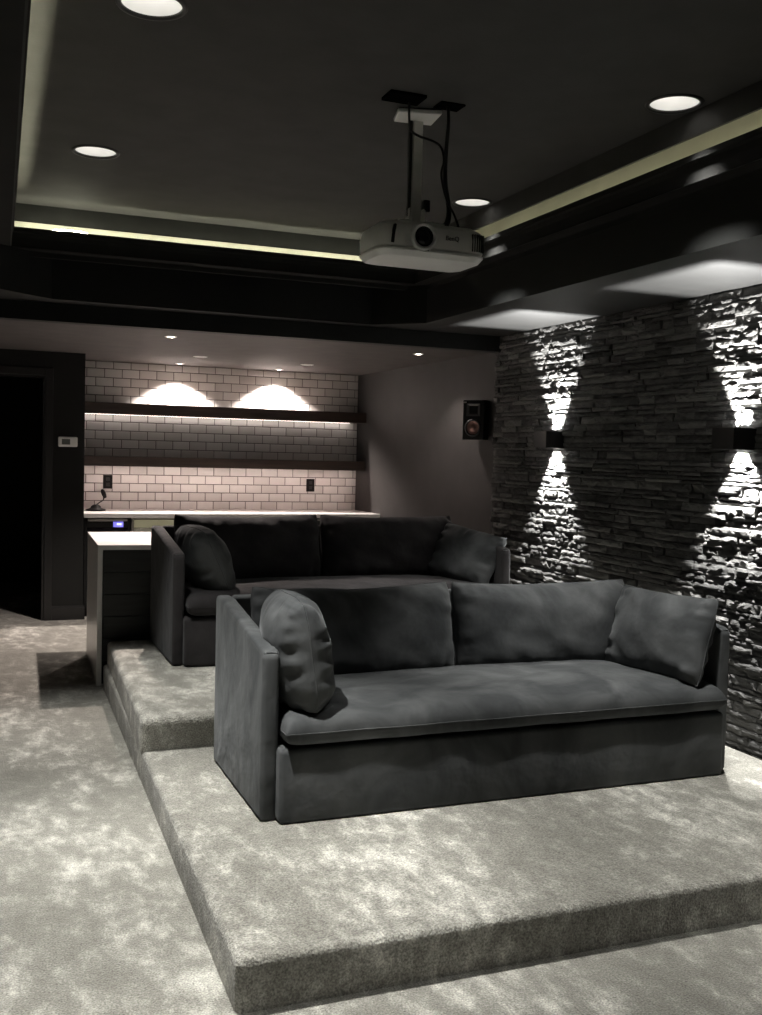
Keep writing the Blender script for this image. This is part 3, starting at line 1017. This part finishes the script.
def seat_cushion(seed):
    """one long bench cushion: boxed, crowned top, knife seam just under the top edge, drooping front"""
    bm = bmesh.new()
    x0, x1, y0, y1, z0, z1 = -HW + .078, HW - .068, -.066, .64, .292, .405
    nx, ny = 90, 26
    top, bot = {}, {}
    for i in range(nx + 1):
        for j in range(ny + 1):
            s, t_ = 2 * i / nx - 1, 2 * j / ny - 1
            u, v = math.sin(PI / 2 * s), math.sin(PI / 2 * t_)
            x = (x0 + x1) / 2 + (x1 - x0) / 2 * u; y = (y0 + y1) / 2 + (y1 - y0) / 2 * v
            e = (1 - abs(u) ** 60) ** .5 * (1 - abs(v) ** 16) ** .5
            crown = (1 - u ** 4) * (1 - abs(v) ** 2.5)
            n = .006 * noise.noise(Vector((x * 3 + seed, y * 6, 0))) + .004 * noise.noise(Vector((x * 9 + y * 4 + seed, y * 10, 3)))
            front = max(0, -v)
            zt = (z0 + .052) + (z1 - z0 - .052) * e + .045 * crown + n * e
            zb = (z0 + .052) - .052 * e
            yy = y + .006 * noise.noise(Vector((x * 5 + seed, 0, 9))) * front
            corner = max(0, abs(u) - .96) * front
            top[(i, j)] = bm.verts.new((x, yy, zt))
            if i in (0, nx) or j in (0, ny): bot[(i, j)] = top[(i, j)]
            else: bot[(i, j)] = bm.verts.new((x, yy - .004 * front, zb - .006 * front ** 6 + .003 * noise.noise(Vector((x * 6, 2, seed)))))
    for D, fl in ((top, False), (bot, True)):
        for i in range(nx):
            for j in range(ny):
                f = [D[(i, j)], D[(i + 1, j)], D[(i + 1, j + 1)], D[(i, j + 1)]]
                try: bm.faces.new(f[::-1] if fl else f)
                except ValueError: pass
    rim = [top[(i, 0)].co.copy() for i in range(nx)] + [top[(nx, j)].co.copy() for j in range(ny)] + \
          [top[(i, ny)].co.copy() for i in range(nx, 0, -1)] + [top[(0, j)].co.copy() for j in range(ny, 0, -1)]
    return bm, rim


def make_sofa(label, mat):
    t_ = thing('sofa', label, 'sofa', (2.094, 3.665, P1), 0, 'matching velvet sofas on the carpeted platforms')
    D = .82
    arm = [(0, 0), (0, .632), (.02, .652), (.70, .748), (D, .750), (D, 0)]
    a = obj('arm', soft_panel(arm, 'X', -HW, -HW + .068), mat, t_, True)
    a = obj('arm', soft_panel(arm, 'X', HW - .068, HW), mat, t_, True)
    obj('back', soft_panel([(D - .10, .05), (D - .07, .750), (D, .750), (D, 0.0), (D - .10, 0)], 'X', -HW + .066, HW - .066), mat, t_, True)
    obj('base', soft_panel([(-.055, 0), (-.05, .284), (D - .09, .284), (D - .09, 0)], 'X', -HW + .060, HW - .060, .02), mat, t_, True)
    bm, rim = seat_cushion(3.0)
    sc = obj('seat_cushion', bm, mat, t_, True)
    bm = bmesh.new(); n = 6; rings = []
    m_ = len(rim)
    for i, p in enumerate(rim):
        d = (rim[(i + 1) % m_] - rim[i - 1]).normalized()
        az = Vector((0, 0, 1)); az = (az - d * az.dot(d)).normalized(); bz = d.cross(az)
        rings.append([bm.verts.new(p + (az * math.cos(2 * PI * k / n) + bz * math.sin(2 * PI * k / n)) * .0022) for k in range(n)])
    for i in range(m_):
        A_, B_ = rings[i], rings[(i + 1) % m_]
        for k in range(n): bm.faces.new((A_[k], A_[(k + 1) % n], B_[(k + 1) % n], B_[k]))
    obj('piping', bm, mat, sc, True)
    for s, sd, ear in ((-1, 1.3, .006), (1, 7.9, .006)):
        bm, rim = cushion(.985, .44, .25, 60, 34, seed=sd, pu=5, pv=2.8, pull=.035, fold=.007, sag=.018, ear=ear, lumps=.014, rc=.045)
        c = obj('back_cushion', bm, mat, t_, True)
        c.location = (s * .487 - .008, .61, .592)
        c.rotation_euler = (math.radians(-14), 0, math.radians(-1.5 * s))
        obj('piping', seam_bm(rim), mat, c, True)
    return t_


sofa = make_sofa('charcoal velvet sofa on the lower carpeted platform, nearest the camera', M['velvet'])
sofa2 = copy_tree(sofa)
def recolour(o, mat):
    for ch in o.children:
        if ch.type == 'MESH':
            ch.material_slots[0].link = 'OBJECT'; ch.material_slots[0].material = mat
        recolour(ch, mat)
recolour(sofa2, M['velvet_shaded'])  # shaded copy of the front sofa's velvet
for ch in sofa2.children:
    if ch.name.startswith('back_cushion'): ch.location.z += .028
sofa2.location = (2.145, 5.81, P2)
sofa2['label'] = 'charcoal velvet sofa on the upper carpeted platform, behind the other sofa, by the bar'


def arm_pillow(label, w, h, t, seed, loc, rot, rc=.0):
    bm, rim = cushion(w, h, t, 44, 40, seed=seed, p=2.8, q=.5, pull=.05 - rc * .5, fold=.010, lumps=.013, ear=.008, rc=rc)
    o = obj('throw_pillow', bm, M['velvet'], None, True)
    o.location = loc; o.rotation_euler = rot
    tag(o, label, 'pillow', 'loose velvet pillows leaning on the sofa arms')
    obj('piping', seam_bm(rim), M['velvet'], o, True)
    return o


def rot_for(ndir, lean):
    """width axis horizontal, front (-Y) facing azimuth ndir (deg, 0 = +X), top leaning back by lean deg"""
    az = math.radians(ndir)
    # local -Y -> (cos az, sin az): rotate about Z by az + 90deg
    return (Matrix.Rotation(az + PI / 2, 4, 'Z') @ Matrix.Rotation(math.radians(-lean), 4, 'X')).to_euler()


PL = []
PL.append(arm_pillow('charcoal velvet pillow leaning on the left arm of the front sofa', .46, .46, .24, 2.2, (1.18, 3.83, .765), rot_for(0, 9), .12))
PL.append(arm_pillow('charcoal velvet pillow leaning on the right arm of the front sofa', .56, .40, .20, 5.1, (2.965, 3.90, .745), rot_for(194, 18), .03))
PL.append(arm_pillow('charcoal velvet pillow leaning on the left arm of the rear sofa', .48, .44, .25, 8.4, (1.29, 6.08, .88), rot_for(8, 24), .10))
PL.append(arm_pillow('charcoal velvet pillow leaning on the right arm of the rear sofa', .52, .38, .20, 9.7, (3.06, 6.12, .88), (rot_for(210, 24).to_matrix() @ Matrix.Rotation(.16, 3, 'Y')).to_euler(), .03))

# ================================================================== projector
PX, PY = 1.72, 3.80
t_ = thing('projector', 'silver grey projector hanging under the tray ceiling', 'projector', (PX, PY, 2.335))
W2, PD, PH = .235, .27, .145


def plan(w, d0, d1, r, n=6):
    pts = []
    for cx, cy, a0 in ((w - r, d0 + r, -90), (w - r * .8, d1 - r * .8, 0), (-w + r * .8, d1 - r * .8, 90), (-w + r, d0 + r, 180)):
        rr = r if cy < (d0 + d1) / 2 else r * .8
        for k in range(n + 1):
            a = math.radians(a0 + 90 * k / n)
            pts.append((cx + rr * math.cos(a), cy + rr * math.sin(a)))
    return pts


def shell(levels):
    bm = bmesh.new(); rings = []
    for w, d0, d1, r, z in levels:
        rings.append([bm.verts.new((x, y, z)) for x, y in plan(w, d0, d1, r)])
    for A_, B_ in zip(rings, rings[1:]):
        n = len(A_)
        for k in range(n): bm.faces.new((A_[k], A_[(k + 1) % n], B_[(k + 1) % n], B_[k]))
    bm.faces.new(rings[0][::-1]); bm.faces.new(rings[-1])
    return bm


body = obj('housing', shell([(.222, .012, PD - .012, .05, .034), (.235, .0, PD, .055, .045), (.238, -.002, PD, .055, .09), (.230, .008, PD - .01, .055, .128), (.205, .03, PD - .04, .05, .146), (.18, .05, PD - .06, .05, .148)]), M['proj_front'], t_)
smooth_angle(body, 30)
lid = obj('lower_cover', shell([(.200, .035, PD - .035, .05, .0), (.222, .012, PD - .014, .055, .006), (.238, -.004, PD + .002, .06, .026), (.2385, -.004, PD + .002, .06, .034), (.232, .002, PD - .004, .055, .036)]), M['proj'], t_)
smooth_angle(lid, 30)
RY = Matrix.Translation((-.052, -.004, .086)) @ Matrix.Rotation(PI / 2, 4, 'X')
obj('lens_ring', lathe(bmesh.new(), [(.040, -.02), (.042, .006), (.047, .010), (.055, .008), (.057, -.004), (.057, -.02)], n=48, M=RY), M['grey_metal'], t_, True)
ln = obj('lens', lathe(bmesh.new(), [(.0395, .004), (.036, -.002), (.030, .0), (.026, .004), (.014, .008), (0, .009)], n=40, M=RY), M['lens'], t_, True)
# dark upright slot and raised left panel
bm = bmesh.new()
prism(bm, [(-.192, .052), (-.180, .050), (-.176, .09), (-.170, .124), (-.180, .126), (-.188, .10)], 'Y', -.006, .02, .0015, 1)
obj('side_slot', bm, M['black_plastic'], t_)
obj('sensor_window', nbox(-.132, -.112, -.0045, .01, .058, .092, .002), M['grey_metal'], t_)
bm = bmesh.new()
for k in range(6):
    x = .165 + k * .0105
    y = -.006 + max(0, (x - .185)) ** 2 * 9
    box(bm, x, x + .0035, y, y + .02, .048, .118)
gr = obj('vent_grille', bm, M['black_plastic'], t_)
gr['kind'] = 'stuff' if False else 'part'
del gr['kind']
obj('focus_tab', nbox(-.055, -.028, -.007, .004, .030, .036, .0015), M['black_plastic'], t_)
cu = bpy.data.curves.new('maker_name', 'FONT')
cu.body = 'BenQ'; cu.size = .026; cu.extrude = .0006; cu.align_x = 'CENTER'
to = bpy.data.objects.new('tmp_text', cu); COL.objects.link(to)
bpy.context.view_layer.update()
me = bpy.data.meshes.new_from_object(to.evaluated_get(bpy.context.evaluated_depsgraph_get()))
bpy.data.objects.remove(to, do_unlink=True)
me.materials.clear(); me.materials.append(M['black_plastic'])
lo = bpy.data.objects.new('lettering', me); COL.objects.link(lo); lo.parent = t_
lo.location = (.075, -.0035, .082); lo.rotation_euler = (PI / 2, 0, 0)

# ------------------------------------------------------------------ ceiling mount
MX, MY = 1.68, 3.92
t_ = thing('projector_mount', 'grey ceiling mount with a pole carrying the projector', 'ceiling mount', (MX, MY, ZC))
bm = bmesh.new()
prism(bm, [(-.12, -.08), (.05, -.13), (.07, .02), (-.09, .04)], 'Z', -.022, -.0045, .004)
obj('ceiling_plate', bm, M['white_plastic'], t_)
bm = bmesh.new()
zl = 2.502 - ZC
box(bm, -.020, .020, -.014, .014, zl + .0, -.022, .003)
obj('pole', bm, M['grey_metal'], t_)
obj('cable_channel', nbox(-.036, -.024, -.010, .010, zl + .02, -.022, .002), M['black_metal'], t_)
bm = bmesh.new()
box(bm, -.05, .05, -.03, .03, zl - .012, zl + .0, .003)
for s in (-1, 1):
    prism(bm, [(s * .030, zl), (s * .036, zl), (s * .036, zl + .05), (s * .030, zl + .055)], 'Y', -.02, .02)
    for q in (-1, 1):
        tube(bm, [(s * .04, q * .02, zl), (s * .10, q * .07, zl - .017)], .007, 8)
obj('bracket', bm, M['grey_metal'], t_)
obj('tilt_knob', nbox(.034, .062, -.016, .016, zl + .045, zl + .095, .006), M['black_plastic'], t_)
# black square plates on the ceiling
o = obj('ceiling_cover_plate', nbox(1.46, 1.61, 3.67, 3.77, ZC - .014, ZC - .001, .002), M['matte_black'])
tag(o, 'black plate on the ceiling behind the projector mount', 'cover plate')
o = obj('ceiling_cable_plate', nbox(1.685, 1.79, 3.70, 3.78, ZC - .008, ZC - .001, .002), M['matte_black'])
tag(o, 'small black cable outlet on the ceiling, right of the projector mount', 'cable outlet')
bm = bmesh.new()
tube(bm, [(1.735, 3.745, ZC - .006), (1.745, 3.76, 2.86), (1.765, 3.82, 2.76), (1.79, 3.87, 2.66), (1.82, 3.90, 2.585), (1.822, 3.90, 2.53), (1.805, 3.90, 2.484)], lambda t: .006 + .007 * t, 10, 6)
o = obj('projector_cable', bm, M['black_plastic'], None, True)
tag(o, 'thick black cable bundle from the ceiling outlet to the projector', 'cable', 'black cables feeding the projector')
bm = bmesh.new()
tube(bm, [(1.565, 3.74, ZC - .012), (1.575, 3.76, 2.87), (1.595, 3.79, 2.83), (1.64, 3.80, 2.812), (1.70, 3.80, 2.80), (1.735, 3.80, 2.78), (1.748, 3.80, 2.73), (1.752, 3.83, 2.68), (1.79, 3.86, 2.60), (1.84, 3.88, 2.54), (1.868, 3.89, 2.484)], .005, 8, 6)
o = obj('projector_cable', bm, M['black_plastic'], None, True)
tag(o, 'thin black cable looping across the mount pole before dropping to the projector', 'cable', 'black cables feeding the projector')
